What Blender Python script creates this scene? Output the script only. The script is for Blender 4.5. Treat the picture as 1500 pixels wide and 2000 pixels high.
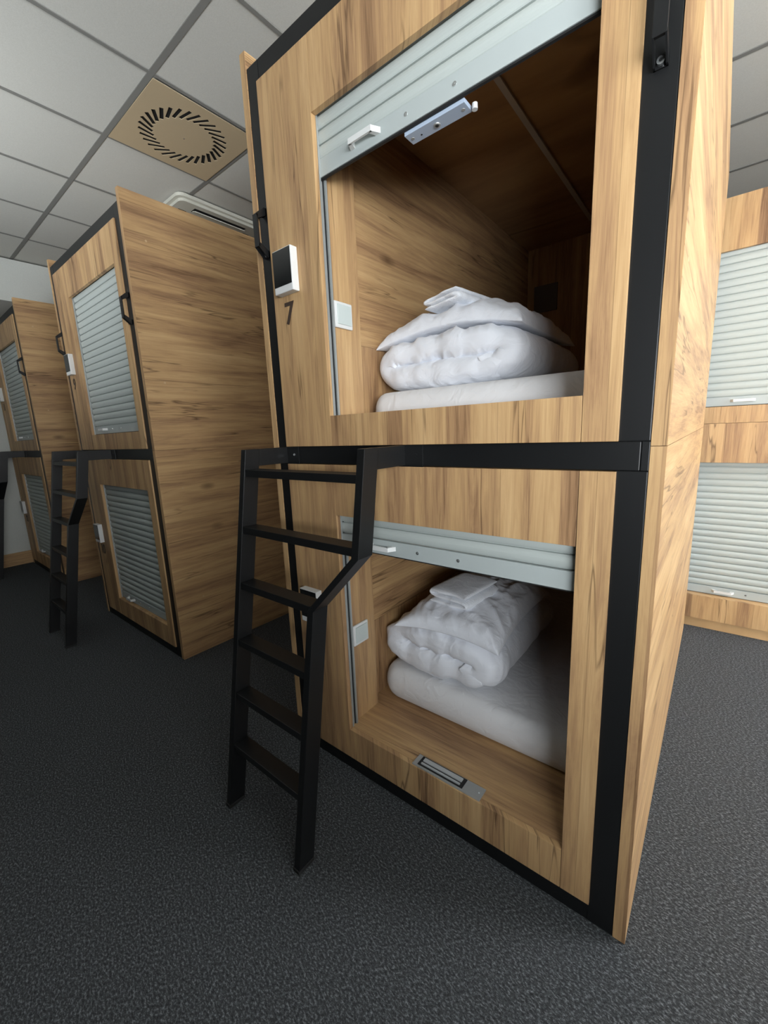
import bpy, bmesh, math, random
from mathutils import Vector, Matrix, noise
random.seed(7)
PI = math.pi
for o in list(bpy.data.objects): bpy.data.objects.remove(o)
S = bpy.context.scene
COL = S.collection

# ------------------------------------------------------------------ camera
F, YAW, PITCH, ROLL = 807.3088, -0.6862, -0.1868, -0.0424
CX, CY, CZ, PPX, PPY = 0.1073, -0.9873, 1.2916, -4.7, -4.6
def cam_axes(a, b, c):
    f0 = Vector((math.sin(a), math.cos(a), 0)); r0 = Vector((math.cos(a), -math.sin(a), 0)); u0 = Vector((0, 0, 1))
    fw = f0*math.cos(b) + u0*math.sin(b); u = -f0*math.sin(b) + u0*math.cos(b)
    return r0*math.cos(c) + u*math.sin(c), -r0*math.sin(c) + u*math.cos(c), fw
r_, u_, f_ = cam_axes(YAW, PITCH, ROLL)
cam_data = bpy.data.cameras.new('camera'); cam = bpy.data.objects.new('camera', cam_data); COL.objects.link(cam)
m = Matrix((r_, u_, -f_)).transposed().to_4x4(); m.translation = (CX, CY, CZ); cam.matrix_world = m
cam_data.sensor_fit = 'VERTICAL'; cam_data.sensor_height = 36; cam_data.sensor_width = 27
cam_data.lens = F/2000*36
cam_data.shift_x = -PPX/2000; cam_data.shift_y = PPY/2000
cam_data.clip_start = .02; cam_data.clip_end = 60
S.camera = cam

# ------------------------------------------------------------------ world, lights, exposure
S.view_settings.view_transform = 'Standard'; S.view_settings.look = 'None'
S.view_settings.gamma = 1; S.view_settings.exposure = 0.12
S.view_settings.use_curve_mapping = False
W = bpy.data.worlds.new('world'); S.world = W; W.use_nodes = True
W.node_tree.nodes['Background'].inputs[0].default_value = (.75, .86, 1, 1)
W.node_tree.nodes['Background'].inputs[1].default_value = 1.5
def area(name, loc, direction, sx, sy, power, color, spread=PI):
    l = bpy.data.lights.new(name, 'AREA'); l.shape = 'RECTANGLE'; l.size = sx; l.size_y = sy
    l.energy = power; l.color = color; l.spread = spread
    o = bpy.data.objects.new(name, l); COL.objects.link(o); o.location = loc
    o.rotation_euler = Vector(direction).to_track_quat('-Z', 'Y').to_euler()
    return o
ROOM = dict(x0=-5.86, x1=2.75, y0=-2.3, y1=4.4, z1=2.971)
WINS = [(-2.1, -.75), (-.55, .8), (1.0, 2.35)]     # y ranges of the windows in the right wall
WZ0, WZ1 = 1.0, 2.78
for (a, b), pw, tilt, spr in zip(WINS, (62, 8, 84), (.5, .5, -.6), (104, 104, 140)):
    area('window_and_fill_light', (ROOM['x1']+.02, (a+b)/2, (WZ0+WZ1)/2), (-1, 0, tilt), b-a-.1, WZ1-WZ0-.1, pw, (.95, .98, 1), math.radians(spr))
BWINS = [(.75, 2.55), (-3.9, -1.9)]                               # x ranges behind camera: window, then one added to brighten left ceiling and pods
for (a, b), pw, dr, spr in zip(BWINS, (190, 42), ((-.12, 1, .32), (-.25, 1, 1.0)), (120, 104)):
    area('window_and_fill_light', ((a+b)/2, ROOM['y0']-.02, (WZ0+WZ1)/2), dr, b-a-.1, WZ1-WZ0-.1, pw, (.93, .97, 1), math.radians(spr))  # second lamp is an added fill for the left side


# ------------------------------------------------------------------ helpers
def tag(o, label=None, cat=None, group=None, kind=None):
    if label: o['label'] = label
    if cat: o['category'] = cat
    if group: o['group'] = group
    if kind: o['kind'] = kind
    return o
def empty(name, loc, label, cat, group=None):
    o = bpy.data.objects.new(name, None); COL.objects.link(o); o.location = loc; o.empty_display_size = .1
    return tag(o, label, cat, group)
def obj(name, bm, mat, parent=None, smooth=False, label=None):
    me = bpy.data.meshes.new(name); bm.normal_update(); bm.to_mesh(me); bm.free()
    for mt in (mat if isinstance(mat, (list, tuple)) else [mat]): me.materials.append(mt)
    if smooth:
        for p in me.polygons: p.use_smooth = True
    o = bpy.data.objects.new(name, me); COL.objects.link(o)
    if parent: o.parent = parent
    if label: o['label'] = label
    return o
def box(bm, x0, x1, y0, y1, z0, z1, bev=0, mi=0):
    vs = [bm.verts.new((x, y, z)) for x in (x0, x1) for y in (y0, y1) for z in (z0, z1)]
    fs = [bm.faces.new([vs[i] for i in q]) for q in ((0, 1, 3, 2), (4, 6, 7, 5), (0, 4, 5, 1), (2, 3, 7, 6), (0, 2, 6, 4), (1, 5, 7, 3))]
    for f in fs: f.material_index = mi
    if bev:
        es = list({e for f in fs for e in f.edges})
        bmesh.ops.bevel(bm, geom=es, offset=bev, segments=2, affect='EDGES', profile=.6)
    return vs
def B(*a, **k):
    bm = bmesh.new(); box(bm, *a, **k); return bm
def bar(bm, p0, p1, w, d, up=(0, 0, 1), bev=0):
    """box of section w (side) x d (up) running from p0 to p1"""
    p0 = Vector(p0); p1 = Vector(p1); t = (p1-p0); L = t.length; t.normalize()
    s = t.cross(Vector(up)).normalized(); u = s.cross(t)
    n0 = len(bm.verts); bm.verts.ensure_lookup_table()
    vs = box(bm, -w/2, w/2, -d/2, d/2, 0, L, bev)
    M = Matrix((s, u, t)).transposed().to_4x4(); M.translation = p0
    bm.verts.ensure_lookup_table()
    for v in bm.verts[n0:]: v.co = M @ v.co
def disc(bm, c, n, r, h, seg=20):
    n = Vector(n).normalized(); M = n.to_track_quat('Z', 'Y').to_matrix().to_4x4(); M.translation = Vector(c)+n*h/2
    bmesh.ops.create_cone(bm, cap_ends=True, segments=seg, radius1=r, radius2=r*.9, depth=h, matrix=M)
def prism(bm, pts, axis, a, b):
    """outline pts extruded along axis from a to b"""
    def P(p, t):
        return {0: (t, p[0], p[1]), 1: (p[0], t, p[1]), 2: (p[0], p[1], t)}[axis]
    v0 = [bm.verts.new(P(p, a)) for p in pts]; v1 = [bm.verts.new(P(p, b)) for p in pts]
    n = len(pts); bm.faces.new(v0[::-1]); bm.faces.new(v1)
    for i in range(n): bm.faces.new((v0[i], v0[(i+1) % n], v1[(i+1) % n], v1[i]))
    bmesh.ops.recalc_face_normals(bm, faces=bm.faces)
def curve_plate(loops, thick):
    """flat plate with holes (filled 2D curve), returned as a mesh in XY"""
    cu = bpy.data.curves.new('plate', 'CURVE'); cu.dimensions = '2D'; cu.fill_mode = 'BOTH'; cu.extrude = thick/2
    for L in loops:
        sp = cu.splines.new('POLY'); sp.points.add(len(L)-1); sp.use_cyclic_u = True
        for p, q in zip(sp.points, L): p.co = (q[0], q[1], 0, 1)
    o = bpy.data.objects.new('plate', cu); COL.objects.link(o)
    bpy.context.view_layer.update()
    dg = bpy.context.evaluated_depsgraph_get(); me = bpy.data.meshes.new_from_object(o.evaluated_get(dg))
    bpy.data.objects.remove(o); bpy.data.curves.remove(cu)
    return me
def text_mesh(txt, size, thick, shear=0):
    cu = bpy.data.curves.new('numeral', 'FONT'); cu.body = txt; cu.size = size; cu.extrude = thick/2; cu.shear = shear
    cu.align_x = 'CENTER'; cu.align_y = 'BOTTOM_BASELINE'; cu.offset = .0013
    o = bpy.data.objects.new('numeral', cu); COL.objects.link(o); bpy.context.view_layer.update()
    me = bpy.data.meshes.new_from_object(o.evaluated_get(bpy.context.evaluated_depsgraph_get()))
    bpy.data.objects.remove(o); return me

# ------------------------------------------------------------------ materials
def new_mat(name):
    m = bpy.data.materials.new(name); m.use_nodes = True; nt = m.node_tree
    return m, nt, nt.nodes['Principled BSDF']
def plain(name, col, rough=.5, metal=0, spec=.5, bump=None, coat=0):
    m, nt, bs = new_mat(name)
    bs.inputs['Base Color'].default_value = (*col, 1); bs.inputs['Roughness'].default_value = rough
    bs.inputs['Metallic'].default_value = metal; bs.inputs['Specular IOR Level'].default_value = spec
    N = nt.nodes.new('ShaderNodeTexNoise'); tc = nt.nodes.new('ShaderNodeTexCoord')
    nt.links.new(tc.outputs['Object'], N.inputs['Vector']); N.inputs['Scale'].default_value = bump[0] if bump else 30
    N.inputs['Detail'].default_value = 4
    mr = nt.nodes.new('ShaderNodeMapRange'); mr.inputs[3].default_value = max(0, rough-.06); mr.inputs[4].default_value = min(1, rough+.06)
    nt.links.new(N.outputs['Fac'], mr.inputs[0]); nt.links.new(mr.outputs[0], bs.inputs['Roughness'])
    if bump:
        b = nt.nodes.new('ShaderNodeBump'); b.inputs['Strength'].default_value = bump[1]; b.inputs['Distance'].default_value = bump[2]
        nt.links.new(N.outputs['Fac'], b.inputs['Height']); nt.links.new(b.outputs[0], bs.inputs['Normal'])
    return m
def math_node(nt, op, a, b=None, clamp=False):
    n = nt.nodes.new('ShaderNodeMath'); n.operation = op; n.use_clamp = clamp
    for i, v in enumerate((a, b)):
        if v is None: continue
        if isinstance(v, (int, float)): n.inputs[i].default_value = v
        else: nt.links.new(v, n.inputs[i])
    return n.outputs[0]
def wood(name, grain, stave=.11, tint=1.0):
    """golden craft-oak laminate; grain = axis the grain runs along, staves of slightly different tone side by side"""
    m, nt, bs = new_mat(name); L = nt.links.new
    tc = nt.nodes.new('ShaderNodeTexCoord'); oi = nt.nodes.new('ShaderNodeObjectInfo')
    sep = nt.nodes.new('ShaderNodeSeparateXYZ'); L(tc.outputs['Object'], sep.inputs[0])
    X, Y, Z = sep.outputs
    rnd = math_node(nt, 'MULTIPLY', oi.outputs['Random'], 7.3)
    if grain == 'Z': u, v, w = Z, X, Y
    elif grain == 'Y': u, v, w = Y, Z, X
    else: u, v, w = X, Y, Z
    if grain == 'Z': v = math_node(nt, 'ADD', v, Y)
    u = math_node(nt, 'ADD', u, rnd); v = math_node(nt, 'ADD', v, math_node(nt, 'MULTIPLY', rnd, .37))
    def vec(su, sv, extra=0):
        c = nt.nodes.new('ShaderNodeCombineXYZ')
        L(math_node(nt, 'MULTIPLY', u, su), c.inputs[0]); L(math_node(nt, 'MULTIPLY', v, sv), c.inputs[1])
        L(math_node(nt, 'ADD', math_node(nt, 'MULTIPLY', w, .5), extra), c.inputs[2]); return c.outputs[0]
    def nz(vv, scale=1, detail=3, rough=.55, dist=0):
        n = nt.nodes.new('ShaderNodeTexNoise'); n.inputs['Scale'].default_value = scale; n.inputs['Detail'].default_value = detail
        n.inputs['Roughness'].default_value = rough; n.inputs['Distortion'].default_value = dist; L(vv, n.inputs['Vector']); return n.outputs['Fac']
    # stave id: steps across the grain, each with its own tone
    sid = math_node(nt, 'FLOOR', math_node(nt, 'DIVIDE', v, stave))
    wn = nt.nodes.new('ShaderNodeTexWhiteNoise'); wn.noise_dimensions = '1D'; L(sid, wn.inputs['W'])
    broad = nz(vec(.9, 11), 1, 3, .55, .5)
    fig = nz(vec(1.9, 34), 1, 5, .68, 1.1)
    fib = nz(vec(9, 330), 1, 2, .6)
    t = math_node(nt, 'ADD', math_node(nt, 'MULTIPLY', wn.outputs['Value'], .22 if grain == 'Z' else .10), math_node(nt, 'MULTIPLY', broad, .78 if grain == 'Z' else .9))
    t = math_node(nt, 'ADD', t, math_node(nt, 'MULTIPLY', fig, .72))
    t = math_node(nt, 'ADD', t, math_node(nt, 'MULTIPLY', fib, .30))
    t = math_node(nt, 'SUBTRACT', t, .535 if grain == 'Z' else .545)
    cr = nt.nodes.new('ShaderNodeValToRGB'); L(t, cr.inputs[0]); e = cr.color_ramp.elements
    e[0].position = .14; e[0].color = (.17*tint, .092*tint, .045*tint, 1)
    e[1].position = .78; e[1].color = (.63*tint, .42*tint, .215*tint, 1)
    k = e.new(.34); k.color = (.36*tint, .212*tint, .108*tint, 1)
    k = e.new(.52); k.color = (.50*tint, .315*tint, .150*tint, 1)
    # dark check cracks following the grain
    cn = nz(vec(1.0, 17, 3), 1, 3, .5, .5); mk = nz(vec(1.3, 7, 9), 1, 2, .5)
    line = math_node(nt, 'ABSOLUTE', math_node(nt, 'SUBTRACT', cn, .5))
    ln = nt.nodes.new('ShaderNodeMapRange'); L(line, ln.inputs[0]); ln.inputs[1].default_value = .0; ln.inputs[2].default_value = .018; ln.inputs[3].default_value = 1; ln.inputs[4].default_value = 0
    ms = nt.nodes.new('ShaderNodeMapRange'); L(mk, ms.inputs[0]); ms.inputs[1].default_value = .50; ms.inputs[2].default_value = .58
    crack = math_node(nt, 'MULTIPLY', ln.outputs[0], ms.outputs[0])
    # knots
    vo = nt.nodes.new('ShaderNodeTexVoronoi'); L(vec(2.2, 5.2, 1), vo.inputs['Vector']); vo.inputs['Scale'].default_value = 1; vo.inputs['Randomness'].default_value = 1
    kn = nt.nodes.new('ShaderNodeMapRange'); L(vo.outputs['Distance'], kn.inputs[0]); kn.inputs[1].default_value = .02; kn.inputs[2].default_value = .13; kn.inputs[3].default_value = .75; kn.inputs[4].default_value = 0
    kmask = nt.nodes.new('ShaderNodeSeparateColor'); L(vo.outputs['Color'], kmask.inputs[0])
    kk = math_node(nt, 'MULTIPLY', kn.outputs[0], math_node(nt, 'GREATER_THAN', kmask.outputs[0], .62))
    dark = math_node(nt, 'MAXIMUM', math_node(nt, 'MULTIPLY', crack, .75), kk, clamp=True)
    # thin seam between staves
    fr = math_node(nt, 'FRACT', math_node(nt, 'DIVIDE', v, stave)); sm = math_node(nt, 'LESS_THAN', fr, .018)
    sm = math_node(nt, 'MULTIPLY', sm, math_node(nt, 'GREATER_THAN', wn.outputs['Value'], .62))
    dark = math_node(nt, 'MAXIMUM', dark, math_node(nt, 'MULTIPLY', sm, .45))
    mx = nt.nodes.new('ShaderNodeMix'); mx.data_type = 'RGBA'; L(dark, mx.inputs[0]); L(cr.outputs[0], mx.inputs[6]); mx.inputs[7].default_value = (.10, .052, .025, 1)
    L(mx.outputs[2], bs.inputs['Base Color'])
    bs.inputs['Roughness'].default_value = .48; bs.inputs['Specular IOR Level'].default_value = .35
    bp = nt.nodes.new('ShaderNodeBump'); bp.inputs['Strength'].default_value = .12; bp.inputs['Distance'].default_value = .0006; L(fib, bp.inputs['Height']); L(bp.outputs[0], bs.inputs['Normal'])
    return m
WZ = wood('oak_laminate_upright', 'Z', .072)
WY = wood('oak_laminate_lengthwise', 'Y', .17)
WX = wood('oak_laminate_crosswise', 'X', .13)
EDGE = plain('oak_edge_band', (.54, .37, .20), .5)
BLACK = plain('black_powder_coat', (.0065, .007, .0075), .42, 0, .42, bump=(900, .08, .0003))
def smudged():
    m = BLACK; nt = m.node_tree; bs = nt.nodes['Principled BSDF']
    N = nt.nodes.new('ShaderNodeTexNoise'); tc = nt.nodes.new('ShaderNodeTexCoord'); N.inputs['Scale'].default_value = 38; N.inputs['Detail'].default_value = 8; N.inputs['Roughness'].default_value = .75
    nt.links.new(tc.outputs['Object'], N.inputs['Vector'])
    r = nt.nodes.new('ShaderNodeValToRGB'); r.color_ramp.elements[0].position = .66; r.color_ramp.elements[0].color = (.0065, .007, .0075, 1)
    r.color_ramp.elements[1].position = .80; r.color_ramp.elements[1].color = (.04, .041, .041, 1)
    nt.links.new(N.outputs['Fac'], r.inputs[0]); nt.links.new(r.outputs[0], bs.inputs['Base Color'])
smudged()
RUBBER = plain('black_rubber', (.012, .012, .012), .7)
ALU = plain('shutter_aluminium', (.47, .515, .495), .5, 0, .4)
ALUBAR = plain('shutter_bar_aluminium', (.42, .465, .46), .5, 0, .4)
RAILG = plain('guide_rail_grey', (.42, .44, .43), .4, .4)
ZINC = plain('zinc_plate', (.50, .60, .74), .4, .1)
STEEL = plain('brushed_steel', (.40, .41, .40), .4, .35)
CORE = plain('magnet_core', (.50, .52, .53), .4, .2)
CHROME = plain('bright_screw', (.75, .78, .78), .22, .9)
WHITE = plain('white_plastic', (.70, .71, .70), .35)
GLASSB = plain('black_glass', (.012, .013, .013), .12, 0, .6)
NUM = plain('brown_numeral', (.055, .035, .025), .5)
def fabric(name, col, sc=220, fuzz=.35, d=.0015):
    m, nt, bs = new_mat(name); L = nt.links.new
    tc = nt.nodes.new('ShaderNodeTexCoord')
    bs.inputs['Base Color'].default_value = (*col, 1); bs.inputs['Roughness'].default_value = .85; bs.inputs['Specular IOR Level'].default_value = .2
    bs.inputs['Sheen Weight'].default_value = .15
    n = nt.nodes.new('ShaderNodeTexNoise'); n.inputs['Scale'].default_value = 16; n.inputs['Detail'].default_value = 3; n.inputs['Distortion'].default_value = 1.2; L(tc.outputs['Object'], n.inputs['Vector'])
    n2 = nt.nodes.new('ShaderNodeTexNoise'); n2.inputs['Scale'].default_value = sc; n2.inputs['Detail'].default_value = 2; L(tc.outputs['Object'], n2.inputs['Vector'])
    b1 = nt.nodes.new('ShaderNodeBump'); b1.inputs['Strength'].default_value = .45; b1.inputs['Distance'].default_value = .012; L(n.outputs['Fac'], b1.inputs['Height'])
    b2 = nt.nodes.new('ShaderNodeBump'); b2.inputs['Strength'].default_value = fuzz; b2.inputs['Distance'].default_value = d; L(n2.outputs['Fac'], b2.inputs['Height']); L(b1.outputs[0], b2.inputs['Normal'])
    L(b2.outputs[0], bs.inputs['Normal']); return m
COTTON = fabric('white_cotton', (.80, .825, .88), 500, .1, .0004)
SHEET = fabric('mattress_sheet', (.77, .775, .79), 420, .12, .0004)
TERRY = fabric('white_terry', (.84, .865, .91), 330, .9, .003)
def carpet():
    m, nt, bs = new_mat('charcoal_carpet'); L = nt.links.new
    tc = nt.nodes.new('ShaderNodeTexCoord')
    mp = nt.nodes.new('ShaderNodeMapping'); mp.inputs['Scale'].default_value = (1, 1.8, 1); mp.inputs['Rotation'].default_value = (0, 0, .5); L(tc.outputs['Object'], mp.inputs[0])
    n = nt.nodes.new('ShaderNodeTexNoise'); n.inputs['Scale'].default_value = 120; n.inputs['Detail'].default_value = 5; n.inputs['Roughness'].default_value = .8; L(mp.outputs[0], n.inputs['Vector'])
    r = nt.nodes.new('ShaderNodeValToRGB'); L(n.outputs['Fac'], r.inputs[0]); e = r.color_ramp.elements
    e[0].position = .34; e[0].color = (.016, .017, .018, 1); e[1].position = .66; e[1].color = (.23, .245, .26, 1)
    k = e.new(.52); k.color = (.058, .062, .066, 1)
    L(r.outputs[0], bs.inputs['Base Color']); bs.inputs['Roughness'].default_value = .95; bs.inputs['Specular IOR Level'].default_value = .1
    b = nt.nodes.new('ShaderNodeBump'); b.inputs['Strength'].default_value = .45; b.inputs['Distance'].default_value = .004; L(n.outputs['Fac'], b.inputs['Height']); L(b.outputs[0], bs.inputs['Normal'])
    return m
CARPET = carpet()
def speckle(name, c0, c1, sc=260, rough=.9):
    m, nt, bs = new_mat(name); L = nt.links.new
    tc = nt.nodes.new('ShaderNodeTexCoord'); n = nt.nodes.new('ShaderNodeTexNoise'); n.inputs['Scale'].default_value = sc; n.inputs['Detail'].default_value = 4; L(tc.outputs['Object'], n.inputs['Vector'])
    r = nt.nodes.new('ShaderNodeValToRGB'); r.color_ramp.elements[0].position = .3; r.color_ramp.elements[1].position = .7
    r.color_ramp.elements[0].color = (*c0, 1); r.color_ramp.elements[1].color = (*c1, 1); L(n.outputs['Fac'], r.inputs[0]); L(r.outputs[0], bs.inputs['Base Color'])
    bs.inputs['Roughness'].default_value = rough; bs.inputs['Specular IOR Level'].default_value = .2
    b = nt.nodes.new('ShaderNodeBump'); b.inputs['Strength'].default_value = .3; b.inputs['Distance'].default_value = .001; L(n.outputs['Fac'], b.inputs['Height']); L(b.outputs[0], bs.inputs['Normal'])
    return m
TILE = speckle('mineral_ceiling_tile', (.55, .55, .51), (.61, .61, .57))
TBAR = plain('ceiling_t_bar', (.22, .22, .205), .8, 0, .1)
PAINT = speckle('painted_wall', (.60, .62, .585), (.64, .66, .625), 120)
TAN = plain('tan_vent_plate', (.50, .40, .26), .5)
VOID = plain('duct_black', (.006, .006, .006), .9)
ACW = plain('aircon_ivory', (.60, .60, .53), .4)
GLASS, nt, bs = new_mat('window_glass'); bs.inputs['Transmission Weight'].default_value = 1; bs.inputs['Roughness'].default_value = 0; bs.inputs['IOR'].default_value = 1.02
FRAMEW = plain('window_frame_white', (.7, .7, .7), .4)

# ------------------------------------------------------------------ the room
R = ROOM
def struct(name, bm, mat): return tag(obj(name, bm, mat), kind='structure')
struct('floor', B(R['x0']-.1, R['x1']+.1, R['y0']-.1, R['y1']+.1, -.05, 0), CARPET)
struct('ceiling', B(R['x0']-.1, R['x1']+.1, R['y0']-.1, R['y1']+.1, 2.979, 3.03), TILE)
XG, YG = -2.1012, .15                                 # a crossing of the ceiling grid
bm = bmesh.new()
i = math.ceil((R['y0']-YG)/.6)
while YG+i*.6 < R['y1']:
    y = YG+i*.6; box(bm, R['x0'], R['x1'], y-.013, y+.013, 2.9745, 2.9785); i += 1
i = math.ceil((R['x0']-XG)/.6)
while XG+i*.6 < R['x1']:
    x = XG+i*.6; box(bm, x-.009, x+.009, R['y0'], R['y1'], 2.9752, 2.9783); i += 1
struct('trim_1', bm, TBAR)
struct('wall_left', B(R['x0']-.1, R['x0'], R['y0'], R['y1'], 0, 2.979), PAINT)
struct('wall_back', B(R['x0'], R['x1'], R['y1'], R['y1']+.1, 0, 2.979), PAINT)
bm = bmesh.new()                                       # dropped ceiling edge in front of the left wall
box(bm, R['x0'], -5.04, R['y0'], R['y1'], 2.60, 2.965); struct('trim_2', bm, PAINT)
struct('baseboard_left', B(R['x0'], R['x0']+.016, R['y0'], R['y1'], 0, .14), WY)
def wall_with_windows(name, axis, pos, thick, a0, a1, spans, z0=WZ0, z1=WZ1, mat=PAINT):
    bm = bmesh.new(); cuts = [a0]
    for s in spans: cuts += list(s)
    cuts.append(a1)
    def bb(a, b, za, zb):
        if axis == 'x': box(bm, min(pos, pos+thick), max(pos, pos+thick), a, b, za, zb)
        else: box(bm, a, b, min(pos, pos+thick), max(pos, pos+thick), za, zb)
    for k in range(0, len(cuts), 2): bb(cuts[k], cuts[k+1], 0, 2.979)
    for (a, b) in spans: bb(a, b, 0, z0); bb(a, b, z1, 2.979)
    struct(name, bm, mat)
wall_with_windows('wall_right', 'x', R['x1'], .14, R['y0'], R['y1'], WINS)
wall_with_windows('wall_front', 'y', R['y0'], -.14, R['x0'], R['x1'], BWINS, mat=plain('dark_wall', (.16, .15, .14), .8))  # left opening is added for the fill light
nwin = 0
for axis, pos, sg, spans in (('x', R['x1'], 1, WINS), ('y', R['y0'], -1, BWINS)):
    for (a, b) in spans:
        nwin += 1; bm = bmesh.new(); p0, p1 = sorted((pos+sg*.06, pos+sg*.11))
        for (s0, s1, z0, z1) in ((a, a+.05, WZ0, WZ1), (b-.05, b, WZ0, WZ1), (a+.05, b-.05, WZ0, WZ0+.05), (a+.05, b-.05, WZ1-.05, WZ1)):
            if axis == 'x': box(bm, p0, p1, s0, s1, z0, z1)
            else: box(bm, s0, s1, p0, p1, z0, z1)
        w = struct('window_%d' % nwin, bm, FRAMEW)  # the last one only frames the added fill light
        q = (p0+p1)/2
        g = B(q-.003, q+.003, a+.05, b-.05, WZ0+.05, WZ1-.05) if axis == 'x' else B(a+.05, b-.05, q-.003, q+.003, WZ0+.05, WZ1-.05)
        obj('pane', g, GLASS, w)

# ------------------------------------------------------------------ ceiling vent and air conditioner
vent = empty('ceiling_vent', (XG-.3, YG+.3, 2.97), 'square tan ceiling vent plate with a ring of slanted black slots', 'vent')
loops = [[(-.287, -.287), (.287, -.287), (.287, .287), (-.287, .287)]]
NS = 30
for k in range(NS):
    a = 2*PI*k/NS; c = Vector((math.cos(a), math.sin(a)))*.190
    d = Vector((math.cos(a+.62), math.sin(a+.62))); n = Vector((-d.y, d.x)); h = .043; w = .0096
    loops.append([tuple(c+d*h*s+n*w*t) for s, t in ((-1, -1), (1, -1), (1, 1), (-1, 1))])
me = curve_plate(loops, .003); me.materials.append(TAN)
o = bpy.data.objects.new('vent_plate', me); COL.objects.link(o); o.parent = vent
obj('duct_box', B(-.28, .28, -.28, .28, .004, .0075), VOID, vent)
bm = bmesh.new(); disc(bm, (0, 0, -.0015), (0, 0, -1), .004, .002); obj('screw', bm, CHROME, vent)

ac = empty('air_conditioner', (-3.28, 1.02, 2.971), 'ivory ceiling air conditioner cassette above the second pod', 'air conditioner')
def rrect(cx, cy, hx, hy, r, n=6):
    P = []
    for (sx, sy, a0) in ((1, 1, 0), (-1, 1, 90), (-1, -1, 180), (1, -1, 270)):
        for i in range(n+1):
            a = math.radians(a0+90*i/n); P.append((cx+sx*(hx-r)+r*math.cos(a), cy+sy*(hy-r)+r*math.sin(a)))
    return P
bm = bmesh.new(); prism(bm, rrect(0, 0, .36, .36, .05), 2, -.022, -.001)
for e in [e for e in bm.edges if all(v.co.z < -.02 for v in e.verts)]: pass
prism(bm, rrect(0, 0, .335, .335, .04), 2, -.04, -.02)
obj('cassette_panel', bm, ACW, ac)
bm = bmesh.new()
for sx, sy in ((1, 0), (-1, 0), (0, 1), (0, -1)):
    if sx: box(bm, sx*.262-.028, sx*.262+.028, -.21, .21, -.0415, -.038)
    else: box(bm, -.21, .21, sy*.262-.028, sy*.262+.028, -.0415, -.038)
obj('air_slot', bm, VOID, ac)
for sx, sy in ((1, 0), (-1, 0), (0, 1), (0, -1)):
    bm = bmesh.new()
    if sx: bar(bm, (sx*.258, -.205, -.047), (sx*.258, .205, -.047), .05, .006, up=(sx*.35, 0, 1))
    else: bar(bm, (-.205, sy*.258, -.047), (.205, sy*.258, -.047), .05, .006, up=(0, sy*.35, 1))
    obj('louver', bm, ACW, ac)
bm = bmesh.new(); box(bm, -.2, .2, -.2, .2, -.046, -.038, .003); obj('intake_grille', bm, ACW, ac)

# ------------------------------------------------------------------ sleeping pods
OX0, OX1 = -.897, -.128                       # opening in x (right outer corner of the steel frame = 0)
UP = (1.349, 2.209); LO = (.181, 1.015)       # openings in z
FW = 1.190; H = 2.463; D = 2.03; ZB = 1.25; TB = .06; PF = -.008
def shutter(root, z_open, zb, xa=OX0, xb=OX1, yf=.018, hx=.125, screws=(.316, .455), pitch=.039):
    """slatted aluminium roller shutter whose bottom bar ends at zb"""
    z0, z1 = z_open; top = z1+.03; barh = .048
    x0, x1 = xa-.008, xb+.008; bm = bmesh.new(); prof = []
    z = zb+barh
    while z < top-.002:
        zz = min(z+pitch, top)
        for y, t in ((.0135, 0), (.0135, .085), (.0062, .095), (.0040, .15), (.0020, .27), (.0006, .42), (0, .56), (.0006, .70), (.0022, .83), (.0048, .94), (.0066, .985)):
            prof.append((yf+y, z+(zz-z)*t))
        z = zz
    prof.append((yf+.0085, top))
    a = [bm.verts.new((x0, y, z)) for y, z in prof]; b = [bm.verts.new((x1, y, z)) for y, z in prof]
    a2 = [bm.verts.new((x0, y+.004, z)) for y, z in prof]; b2 = [bm.verts.new((x1, y+.004, z)) for y, z in prof]
    for i in range(len(prof)-1):
        bm.faces.new((a[i], b[i], b[i+1], a[i+1])); bm.faces.new((a2[i+1], b2[i+1], b2[i], a2[i]))
        bm.faces.new((a[i+1], a2[i+1], a2[i], a[i])); bm.faces.new((b[i], b2[i], b2[i+1], b[i+1]))
    sh = obj('roller_shutter', bm, ALU, root)
    sh['label'] = 'grey slatted metal shutter'
    obj('bottom_bar', B(x0, x1, yf-.001, yf+.012, zb, zb+barh, bev=.001), ALUBAR, sh)
    obj('rubber_lip', B(x0, x1, yf+.002, yf+.010, zb-.004, zb+.001), RUBBER, sh)
    # small white bow handle
    hxa, hxb = xa+hx, xa+hx+.108; zc = zb+.026; bm = bmesh.new()
    for s, xx in ((1, hxa), (-1, hxb)):
        prism(bm, [(xx, yf-.001), (xx+s*.016, yf-.001), (xx+s*.024, yf-.022), (xx+s*.014, yf-.026)], 2, zc-.007, zc+.007)
    box(bm, hxa+.013, hxb-.013, yf-.027, yf-.021, zc-.007, zc+.007)
    obj('pull_handle', bm, WHITE, sh, label='small white handle')
    for s in screws:
        bm = bmesh.new(); disc(bm, (xa+s, yf-.001, zc-.001), (0, -1, 0), .0055, .0015); disc(bm, (xa+s, yf-.0024, zc-.001), (0, -1, 0), .0022, .001, 6)
        obj('screw', bm, CHROME, sh)
    return sh
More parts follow.
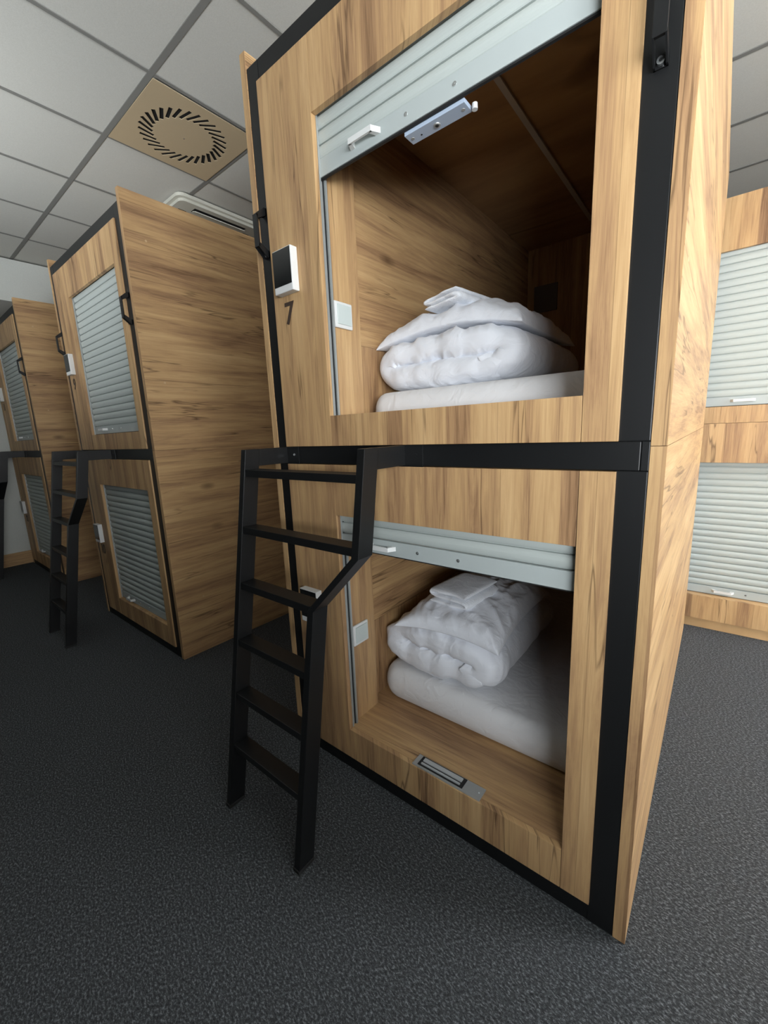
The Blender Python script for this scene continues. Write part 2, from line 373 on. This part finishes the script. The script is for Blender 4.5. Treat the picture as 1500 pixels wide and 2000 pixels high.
def grab_handle(root, xc, z0=1.893, z1=2.045):
    """black bow handle bolted on the post"""
    w = .022; bm = bmesh.new(); y0, y1 = -.0005, -.042
    box(bm, xc-w/2, xc+w/2, y1, y1+.007, z0+.026, z1-.026, .001)
    for zz, s in ((z0, 1), (z1, -1)):
        a, b = sorted((zz, zz+s*.022)); box(bm, xc-w/2, xc+w/2, y0-.003, y0, a, b)
        for xx in (xc-w/2, xc+w/2-.003):
            P = [(y0, zz), (y0-.010, zz), (y1, zz+s*.027), (y1+.006, zz+s*.040), (y0-.003, zz+s*.022), (y0, zz+s*.022)]
            v0 = [bm.verts.new((xx, y, z)) for y, z in P]; v1 = [bm.verts.new((xx+.003, y, z)) for y, z in P]
            for i in range(6): bm.faces.new((v0[i], v0[(i+1) % 6], v1[(i+1) % 6], v1[i]))
            bm.faces.new(v0); bm.faces.new(v1[::-1])
    bmesh.ops.recalc_face_normals(bm, faces=bm.faces)
    h = obj('grab_handle', bm, BLACK, root)
    for zz in (z0+.010, z1-.010):
        bm = bmesh.new(); disc(bm, (xc, -.0035, zz), (0, -1, 0), .0072, .005, 18)
        obj('screw', bm, CHROME, h)
        bm = bmesh.new(); disc(bm, (xc, -.0084, zz), (0, -1, 0), .0032, .0006, 6); obj('screw_socket', bm, VOID, h)
def reader(root, z0, number):
    x0, x1, z1 = -1.092, -1.000, z0+.132
    r = obj('access_reader', B(x0, x1, -.036, PF, z0, z1, bev=.003), WHITE, root)
    r['label'] = 'white door reader with black glass front'
    obj('screen', B(x0+.002, x1-.003, -.0372, -.035, z0+.021, z1-.003, bev=.0006), GLASSB, r)
    me = text_mesh(number, .098, .002); me.materials.append(NUM)
    o = bpy.data.objects.new('pod_number', me); COL.objects.link(o); o.parent = root
    o.rotation_euler = (PI/2, 0, 0); o.location = (-1.059 if len(number) == 1 else -1.055, PF-.001, z0-.089)
    if len(number) == 2: o.scale = (.8, 1, 1)
    o['label'] = 'small dark numeral'
def face_boards(root, z0, z1, op):
    """front boards round one opening: two stiles over the full height, rails between"""
    e = .0006; xl, xr = -FW+TB-.006, -TB+.004
    for (a, b, c, d) in ((xl, OX0, z0, z1), (OX1, xr, z0, z1)):
        obj('front_stile', B(a+e, b-e, PF, PF+.018, c, d, bev=.0007), WZ, root)
    for (c, d) in ((z0, op[0]), (op[1], z1)):
        obj('front_rail', B(OX0+e, OX1-e, PF, PF+.018, c, d, bev=.0007), WZ, root)
def pod(xoff, numbers, label, ub, lb, interior):
    root = empty('sleeping_pod', (xoff, 0, 0), label, 'sleeping pod', 'capsule sleeping pods in a row')
    # steel frame
    for xa in (-FW, -TB):
        for (z0, z1) in ((0, ZB-TB), (ZB, H)):
            obj('frame_post', B(xa, xa+TB, 0, TB, z0, z1-.0005, bev=.0025), BLACK, root)
    for (z0, z1) in ((0, TB), (H-TB, H)):
        obj('frame_rail', B(-FW+TB, -TB, .0005, TB, z0+.0005, z1-.0005, bev=.002), BLACK, root)
    obj('frame_rail', B(-FW, -.0155, -.0015, TB, ZB-TB, ZB, bev=.002), BLACK, root)
    obj('rail_end_cap', B(-.0148, 0, -.001, TB, ZB-TB, ZB, bev=.0015), BLACK, root)
    for xa in (-FW, -TB):
        for zz in (0, H-TB): obj('frame_rail', B(xa, xa+TB, TB+.0005, D, zz, zz+TB, bev=.002), BLACK, root)
    # side panels, two high
    for xa in (0.0005, -FW-.0285):
        for (z0, z1) in ((.002, 1.240), (1.2412, 2.514)):
            p = obj('side_panel', B(xa, xa+.028, -.001, D, z0, z1), WY, root)
            bm = bmesh.new(); box(bm, xa+.0004, xa+.0276, -.0022, -.0009, z0, z1); obj('edge_band', bm, WZ, p)
            if xa > 0 and z0 > 1 or xa > 0:
                for (yy, zz) in ((.10, 1.60), (.10, 2.30), (.16, .35), (.12, 1.02)):
                    if z0 < zz < z1:
                        bm = bmesh.new(); disc(bm, (xa+.028, yy, zz), (1, 0, 0), .006, .0006, 14); obj('screw_cap', bm, EDGE, p)
    obj('back_panel', B(-FW+.001, -.001, D, D+.018, .002, 2.46), WX, root)
    obj('roof_panel', B(-FW+.001, -.001, TB+.001, D, H-.0005, H+.016), WX, root)
    face_boards(root, TB-.001, ZB-TB-.002, LO); face_boards(root, ZB+.001, H-TB-.003, UP)
    shutter(root, UP, ub); shutter(root, LO, lb)
    for (z0, z1) in (UP, LO):
        for xa, s in ((OX0, -1), (OX1, 1)):
            a, b = sorted((xa-s*.0005, xa+s*.012))
            bm = bmesh.new(); box(bm, a, b, .0105, .0165, z0, z1+.02); box(bm, a, b, .032, .040, z0, z1+.02)
            box(bm, min(xa+s*.009, xa+s*.012), max(xa+s*.009, xa+s*.012), .0165, .032, z0, z1+.02)
            g = obj('guide_rail', bm, RAILG, root)
            obj('brush_seal', B(min(xa+s*.004, xa+s*.0085), max(xa+s*.004, xa+s*.0085), .0295, .0315, z0, z1), RUBBER, g)
    grab_handle(root, -FW+.030); grab_handle(root, -.028)
    reader(root, 1.752, numbers[0]); reader(root, .588, numbers[1])
    # inner shell
    v = None
    zf = {0: (1.300, 2.385, 1.603, UP), 1: (.150, 1.172, .518, LO)}
    for k in (0, 1):
        fz, cz, seam, op = zf[k]
        obj('bed_floor', B(-.955, -.045, PF+.0185, D-.02, fz-.03 if k else fz-.022, op[0] if k else fz), WX if k else WX, root)
        if k == 0:
            obj('sill_board', B(-.955, -.045, PF+.0185, .22, fz+.0005, op[0]-.0005), WX, root)
    if interior:
        for k in (0, 1):
            fz, cz, seam, op = zf[k]; z0 = op[0]+.0005 if k else fz+.0005
            zs = op[0]+.0005
            obj('door_jamb', B(-.955, OX0-.012, .041, .178, zs, cz), WZ, root)
            obj('door_jamb', B(OX1+.012, -.045, .041, .178, zs, cz), WZ, root)
            obj('inner_wall', B(-.975, -.9505, .1785, D-.02, z0, seam), WZ, root)
            obj('inner_wall', B(-.975, -.9510, .1785, D-.02, seam+.0008, cz), WY, root)
            obj('inner_wall', B(-.0445, -.030, .041, D-.02, z0, cz), WY, root)
            obj('back_wall', B(-.950, -.045, D-.13, D-.115, z0, cz), WZ, root)
            obj('inner_ceiling', B(-.975, -.030, .06, D-.02, cz, cz+.016), WY, root)
            obj('wall_vent', B(-.905, -.760, D-.138, D-.1305, fz+.70, fz+.86, bev=.002), plain('dull_vent_cover', (.16, .155, .15), .6), root)
            # wall switch on the left jamb
            zc = 1.675 if k == 0 else .536; xs = OX0-.012
            s = obj('light_switch', B(xs, xs+.009, .048, .130, zc-.041, zc+.041, bev=.004), WHITE, root)
            obj('rocker', B(xs+.008, xs+.013, .058, .121, zc-.030, zc+.032, bev=.002), plain('switch_rocker', (.56, .62, .60), .3) if k == 0 else bpy.data.materials['switch_rocker'], s)
        obj('light_strip', B(-.552, -.532, .20, 1.72, 2.377, 2.3845), plain('light_channel_grey', (.55, .53, .50), .5), root, label='unlit light channel')
        # lower magnetic lock let into the sill
        zt = LO[0]
        lk = obj('magnetic_lock', B(-.612, -.366, -.004, .045, zt-.001, zt+.004, bev=.0008), STEEL, root, label='steel electromagnet let into the sill')
        obj('lock_housing', B(-.594, -.428, .003, .0415, zt+.0035, zt+.0065), RUBBER, lk)
        for (a, b) in ((.0075, .0135), (.0205, .0350)):
            obj('lock_core', B(-.583, -.439, a, b, zt+.006, zt+.0105), CORE, lk)
        bm = bmesh.new(); disc(bm, (-.378, .020, zt+.004), (0, 0, 1), .003, .001); obj('screw', bm, CHROME, lk)
        # armature plate under the raised shutter
        zt = ub-.002
        xa0, xa1, yp0, yp1 = -.597, -.425, .031, .072; xm = (xa0+xa1)/2; ym = (yp0+yp1)/2
        ap = obj('armature_plate', B(xa0, xa1, yp0, yp1, zt-.010, zt, bev=.0008), ZINC, root, label='bluish zinc armature plate')
        bm = bmesh.new(); disc(bm, (xm, ym, zt-.010), (0, 0, -1), .009, .002); obj('screw', bm, STEEL, ap)
        bm = bmesh.new(); disc(bm, (xm, ym, zt-.012), (0, 0, -1), .005, .001, 6); obj('screw', bm, VOID, ap)
        for xx in (xa0+.013, xa1-.013):
            bm = bmesh.new(); disc(bm, (xx, ym, zt-.010), (0, 0, -1), .005, .0008); obj('screw', bm, STEEL, ap)
        bm = bmesh.new(); disc(bm, (xa0+.038, ym+.003, zt-.010), (0, 0, -1), .0025, .0006); obj('screw', bm, VOID, ap)
        obj('mounting_bracket', B(xa0+.01, xa1-.01, .0305, .045, zt+.0002, ub+.03), ALUBAR, ap)
        bm = bmesh.new(); disc(bm, (xa1+.012, ym+.010, zt-.016), (0, 0, 1), .007, .013); obj('guide_pin', bm, WHITE, ap)
    return root
P = 2.296
pod(0, ('7', '8'), 'nearest wooden sleeping pod with both shutters raised and white bedding inside, marked 7', 2.052, .897, True)
pod(-P, ('9', '10'), 'middle wooden sleeping pod with closed grey shutters, below the air conditioner', UP[0]+.004, LO[0]+.004, False)
pod(-2*P, ('11', '12'), 'farthest wooden sleeping pod with closed shutters by the left wall', UP[0]+.004, LO[0]+.004, False)

# ------------------------------------------------------------------ ladders
def rebase(root, vec):
    vec = Vector(vec); root.location = root.location+vec
    for ch in root.children: ch.location = ch.location-vec
def ladder(xoff, label):
    root = empty('ladder', (xoff, 0, 0), label, 'ladder', 'black bunk ladders')
    s = .165
    def yz(z): return -.39 + s*z
    th = .025; dp = .058
    def stile(path):
        """path = (x of the outer left face, z) points; rectangular tube th wide, dp deep behind the sloping front plane"""
        bm = bmesh.new(); ring = []
        for i, (x, z, w) in enumerate(path):
            y = yz(z)
            ring.append([bm.verts.new(c) for c in ((x, y, z), (x+w, y, z), (x+w, y+dp, z), (x, y+dp, z))])
        for i in range(len(ring)-1):
            for k in range(4): bm.faces.new((ring[i][k], ring[i][(k+1) % 4], ring[i+1][(k+1) % 4], ring[i+1][k]))
        bm.faces.new(ring[0][::-1]); bm.faces.new(ring[-1]); bmesh.ops.recalc_face_normals(bm, faces=bm.faces)
        es = [e for e in bm.edges if len(e.link_faces) == 2 and e.calc_face_angle(0) > .9]
        bmesh.ops.bevel(bm, geom=es, offset=.0018, segments=2, affect='EDGES', profile=.6)
        return obj('stile', bm, BLACK, root)
    def foot(x):
        return B(x-.001, x+th+.001, yz(0)-.001, yz(0)+dp+.001, 0, .012, bev=.001)
    s1 = stile([(-1.157, .006, th), (-1.157, 1.25, th)]); obj('foot_cap', foot(-1.157), RUBBER, s1)
    s2 = stile([(-.784, .006, th), (-.784, .790, th*1.02), (-.624, .965, th*1.02), (-.624, 1.25, th)]); obj('foot_cap', foot(-.784), RUBBER, s2)
    for z in (1.183, .992, .802, .605, .418, .234):
        xr = -.624 if z > .93 else (-.784 if z < .8 else -.775)
        y = yz(z)
        obj('rung', B(-1.157+th, xr, y+.002, y+dp-.002, z-.024, z, bev=.0015), BLACK, root)
    for x in (-1.157, -.624):
        y = yz(1.22)+dp-.004
        b = obj('bracket_arm', B(x+.0005, x+th-.0005, y-.006, -.0062, 1.192, 1.2495, bev=.001), BLACK, root)
        pl = obj('bracket_plate', B(x+.0005, x+.085, -.0065, -.0018, 1.188, 1.2500, bev=.0008), BLACK, root)
        bm = bmesh.new(); disc(bm, (x+.062, -.0065, 1.222), (0, -1, 0), .0048, .002, 16)
        obj('bolt', bm, CHROME if x < -1 else BLACK, pl)
    rebase(root, (-.95, -.36, 0))
    return root
ladder(0, 'nearest black steel ladder leaning on the pod marked 7, six treads')
ladder(-P, 'black steel ladder in front of the middle pod with closed shutters')
ladder(-2*P, 'farthest black steel ladder at the left edge of the photo')

# ------------------------------------------------------------------ row behind, facing the same aisle
def row_unit():
    y0 = 2.10
    root = empty('sleeping_pod', (0, y0, 0), 'wooden pod block behind on the right with two closed pale shutters and no ladder', 'sleeping pod')
    xa, xb = -.25, 1.02; ox0, ox1 = -.012, .765
    U = (1.349, 2.164); Lw = (.213, 1.033); e = .0006
    for (z0, z1, op) in ((.064, 1.2555, Lw), (1.2570, 2.425, U)):
        for (a, b) in ((xa, ox0), (ox1, xb)): obj('front_stile', B(a+e, b-e, 0, .018, z0, z1, bev=.0007), WZ, root)
        for (c, d) in ((z0, op[0]), (op[1], z1)): obj('front_rail', B(ox0+e, ox1-e, 0, .018, c, d, bev=.0007), WZ, root)
        obj('sill_board', B(ox0+e, ox1-e, .0185, .12, op[0]-.018, op[0]-.0005), WX, root)
        obj('head_board', B(ox0+e, ox1-e, .0185, .12, op[1]+.03, op[1]+.048), WX, root)
        for (a, b) in ((ox0-.018, ox0-.008), (ox1+.008, ox1+.018)):
            obj('guide_rail', B(a, b, .0185, .06, op[0], op[1]+.02), RAILG, root)
    obj('plinth', B(xa+.001, xb-.001, .018, .036, .0005, .0635), WX, root)
    shutter(root, U, U[0]+.004, ox0, ox1, yf=.030, hx=.145)
    shutter(root, Lw, Lw[0]+.002, ox0, ox1, yf=.062, hx=.155)
    for a in (xa-.02, xb): obj('side_panel', B(a, a+.02, 0, 1.9, .001, 2.425), WY, root)
    obj('roof_panel', B(xa+.001, xb-.001, .02, 1.9, 2.405, 2.4245), WX, root)
    return root
row_unit()
bpy.context.view_layer.update()
for o in [o for o in S.objects if o.parent is None and o.name.startswith('sleeping_pod') and o.location.y < 1]: rebase(o, (-.595, 1.0, 0))

# ------------------------------------------------------------------ bedding
def ridge(v): return 1-abs(noise.noise(v))*2
def smoothstep(a, b, x):
    t = max(0, min(1, (x-a)/(b-a))); return t*t*(3-2*t)
def sheet_roll(path, y0, y1, Hh, nu, nv, wr=.004, seed=0, puff=3.2, endp=3.0, skew=0, bulge=.0):
    """thick soft sheet that follows path (points in x,z), running from y0 to y1, half thickness Hh, puffy at all edges"""
    pts = [Vector(p) for p in path]
    # Catmull-Rom resample by arc length
    dense = []
    for i in range(len(pts)-1):
        p0 = pts[max(i-1, 0)]; p1 = pts[i]; p2 = pts[i+1]; p3 = pts[min(i+2, len(pts)-1)]
        for k in range(24):
            t = k/24
            dense.append(.5*((2*p1)+(p2-p0)*t+(2*p0-5*p1+4*p2-p3)*t*t+(-p0+3*p1-3*p2+p3)*t**3))
    dense.append(pts[-1])
    L = [0]
    for i in range(1, len(dense)): L.append(L[-1]+(dense[i]-dense[i-1]).length)
    tot = L[-1]; C = []; j = 0
    for i in range(nu+1):
        s = tot*i/nu
        while j < len(L)-2 and L[j+1] < s: j += 1
        t = (s-L[j])/max(1e-9, L[j+1]-L[j]); C.append(dense[j].lerp(dense[j+1], t))
    bm = bmesh.new(); top = []; bot = []
    off = Vector((seed*3.1, seed*1.7, seed*.9))
    for i in range(nu+1):
        a = C[max(i-1, 0)]; b = C[min(i+1, nu)]; tg = (b-a).normalized(); n = Vector((-tg.y, tg.x))
        s = i/nu*2-1; fs = max(0, 1-abs(s)**(puff*5))**.5
        rt = []; rb = []
        for k in range(nv+1):
            q = -math.cos(PI*k/nv); fv = max(0, 1-abs(q)**endp)**.5
            h = Hh*fs*(.12+.88*fv)*(1 if abs(q) < .9999 else 0)
            yy = (y0+y1)/2+(y1-y0)/2*q
            yy += .012*noise.noise(Vector((i*.06, 0, seed)))*abs(q)
            for side, lst in ((1, rt), (-1, rb)):
                c = C[i]+n*side*h
                v = Vector((c.x, yy+skew*(c.x), c.y))
                # folds: long creases fanning from the ends, finer near the openings
                p = Vector((v.x*13+v.y*5, v.y*2.6, v.z*13+v.y*3))+off
                ps = Vector((s*tot*9+v.y*7+.6*noise.noise(v*5), v.y*2.2+s*2, seed))
                pd = Vector((s*tot*5+v.y*9, v.y*3-s*tot*2.5, seed+2))
                w = ridge(ps*.45)*.75+max(0, ridge(pd))**2*.8+max(0, ridge(pd*2.1+Vector((5, 1, 2))))**2*.5+ridge(p*.5)*.7+.15*max(0, ridge(ps*2+Vector((1, 9, 2))))**2
                edge = .55+1.0*abs(q)**3
                d = wr*(w-1.0)*edge*min(1, h/Hh*1.3)*(.35+1.1*smoothstep(-.35, .4, noise.noise(Vector((s*2.3+seed*5, v.y*3, .4)))))
                v += Vector((n.x, 0, n.y))*side*d
                lst.append(bm.verts.new(v))
        top.append(rt); bot.append(rb)
    for i in range(nu):
        for k in range(nv):
            bm.faces.new((top[i][k], top[i+1][k], top[i+1][k+1], top[i][k+1]))
            bm.faces.new((bot[i][k+1], bot[i+1][k+1], bot[i+1][k], bot[i][k]))
    for i in range(nu):
        bm.faces.new((bot[i][0], bot[i+1][0], top[i+1][0], top[i][0]))
        bm.faces.new((top[i][nv], top[i+1][nv], bot[i+1][nv], bot[i][nv]))
    for k in range(nv):
        bm.faces.new((top[0][k], top[0][k+1], bot[0][k+1], bot[0][k]))
        bm.faces.new((bot[nu][k], bot[nu][k+1], top[nu][k+1], top[nu][k]))
    bmesh.ops.remove_doubles(bm, verts=bm.verts, dist=1e-5)
    bmesh.ops.recalc_face_normals(bm, faces=bm.faces)
    return bm
def pillow_mesh(a, b, hh, sag=0, wr=.004, seed=0, nu=70, nv=56, pinch=.10, droop=None, ex=3.2):
    """pillow a x b (half sizes), corners pulled out to points; sag bends it over what it lies on"""
    bm = bmesh.new(); T = []; Bt = []
    for side, lst in ((1, T), (-1, Bt)):
        for i in range(nu+1):
            row = []; u = -math.cos(PI*i/nu)
            for k in range(nv+1):
                v = -math.cos(PI*k/nv)
                x = a*u*(1-pinch*(1-abs(v)**2.2)*abs(u)**2); y = b*v*(1-pinch*(1-abs(u)**2.2)*abs(v)**2)
                h = hh*(max(0, 1-abs(u)**ex)*max(0, 1-abs(v)**ex))**.42
                p = Vector((x*12+y*4+seed, y*7, side*3))
                rad = ridge(Vector((math.atan2(v, u)*2.6+seed, (abs(u)+abs(v))*.8, side)))
                w = wr*((ridge(p)-.5)+.5*ridge(p*2.2)+(rad-.4)*1.3*max(abs(u), abs(v))**2)
                z = side*(h+w*(h/hh)**.5) if side > 0 else side*h*.32
                zz = z-sag*(abs(u)**2.0)-(droop(x, y) if droop else 0)
                row.append(bm.verts.new((x, y, zz)))
            lst.append(row)
    for i in range(nu):
        for k in range(nv):
            bm.faces.new((T[i][k], T[i+1][k], T[i+1][k+1], T[i][k+1])); bm.faces.new((Bt[i][k+1], Bt[i+1][k+1], Bt[i+1][k], Bt[i][k]))
    bmesh.ops.remove_doubles(bm, verts=bm.verts, dist=1e-5); bmesh.ops.recalc_face_normals(bm, faces=bm.faces)
    return bm
def move(bm, loc, rz=0, rx=0, ry=0):
    from mathutils import Euler
    M = Euler((rx, ry, rz)).to_matrix().to_4x4(); M.translation = Vector(loc)
    bmesh.ops.transform(bm, matrix=M, verts=bm.verts); return bm
def place(name, bm, mat, base, label, cat, group):
    o = obj(name, bm, mat, smooth=True); base = Vector(base)
    o.data.transform(Matrix.Translation(-base)); o.location = base
    return tag(o, label, cat, group)
def mattress(z0, z1, label, y0=.228):
    bm = bmesh.new(); x0, x1, y1 = -.936, -.055, 1.88; h = z1-z0; N = 60; Mn = 16; rings = []
    # rounded slab with soft top and bottom edges
    prof = []
    for k in range(13):
        a = -PI/2+PI*k/12; prof.append((.045*(1-max(0, math.cos(a))**.8), z0+h/2+h/2*math.sin(a)))
    for ins, z in prof:
        L = rrect((x0+x1)/2, (y0+y1)/2, (x1-x0)/2-ins, (y1-y0)/2-ins, .075-ins*.6, 8)
        rings.append([bm.verts.new((x, y, z)) for x, y in L])
    n = len(rings[0])
    for r in range(len(rings)-1):
        for i in range(n): bm.faces.new((rings[r][i], rings[r][(i+1) % n], rings[r+1][(i+1) % n], rings[r+1][i]))
    bm.faces.new(rings[0][::-1]); bm.faces.new(rings[-1])
    return place('mattress', bm, SHEET, ((x0+x1)/2, (y0+y1)/2, z0), label, 'mattress', 'mattresses in the open pod')
mattress(1.3005, 1.432, 'white covered mattress in the upper bunk')
mattress(.1815, .318, 'white covered mattress in the lower bunk beside the steel lock plate')

# folded duvets
def roll_path(x0, x1, zb, hh, top_right_in=.13):
    """bottom layer, U-turn on the left, top layer, curl back in on the right"""
    zl = zb+hh; zt = zb+2.66*hh; m = (zl+zt)/2
    return [(x1-.06, zl+.004), (x1-.15, zl), (x0+.16, zl), (x0+hh+.03, zl+.006), (x0+hh-.004, m), (x0+hh+.03, zt-.006), (x0+.16, zt), (x1-.19, zt+.002),
            (x1-hh-.035, zt-.012), (x1-hh+.002, m-.004), (x1-hh-.042, m-.034), (x1-hh-.09, m-.016)]
bm = sheet_roll(roll_path(-.936, -.375, 1.437, .049), .290, .98, .0515, 220, 90, wr=.0072, seed=1, endp=9)
place('duvet', bm, COTTON, (-.66, .64, 1.43), 'white duvet folded into a thick roll in the upper bunk', 'duvet', 'folded duvets')
bm = sheet_roll(roll_path(-.930, -.425, .324, .059), .258, .93, .060, 220, 90, wr=.0072, seed=4, endp=9)
place('duvet', bm, COTTON, (-.69, .62, .316), 'white duvet folded into a thick roll in the lower bunk', 'duvet', 'folded duvets')
# pillows
bm = move(pillow_mesh(.283, .29, .074, sag=.046, wr=.014, seed=2, ex=3.0, pinch=.06, nu=110, nv=90, droop=lambda x, y: .012*(y/.29)**2), (-.665, .60, 1.656))
place('pillow', bm, COTTON, (-.665, .60, 1.62), 'white plump pillow on the folded duvet in the upper bunk', 'pillow', 'pillows on the duvets')
bm = move(pillow_mesh(.21, .31, .074, sag=.010, wr=.013, seed=5, ex=2.8, pinch=.10, nu=100, nv=110, droop=lambda x, y: .008*(y/.31)**2), (-.625, .515, .562), rz=.04)
place('pillow', bm, COTTON, (-.625, .515, .53), 'white pillow with pointed corners on the folded duvet in the lower bunk', 'pillow', 'pillows on the duvets')
# folded towels
def towel_path(w, h):
    return [(-w, h), (w-.03, h), (w, 2*h), (w-.03, 3*h), (-w+.03, 3*h), (-w, 4*h), (-w+.03, 5*h), (w, 5*h)]
bm = sheet_roll(towel_path(.070, .0072), -.13, .13, .0074, 140, 50, wr=.0022, seed=7, endp=6)
move(bm, (-.668, .475, 1.712), rz=-.12, ry=-.10)
place('towel', bm, TERRY, (-.66, .475, 1.742), 'folded white towel on the pillow in the upper bunk', 'towel', 'folded towels on the pillows')
bm = sheet_roll(towel_path(.082, .0105), -.12, .12, .0105, 140, 50, wr=.0022, seed=8, endp=6)
move(bm, (-.640, .43, .620), rz=-.1)
place('towel', bm, TERRY, (-.64, .43, .620), 'folded white towel on the pillow in the lower bunk', 'towel', 'folded towels on the pillows')
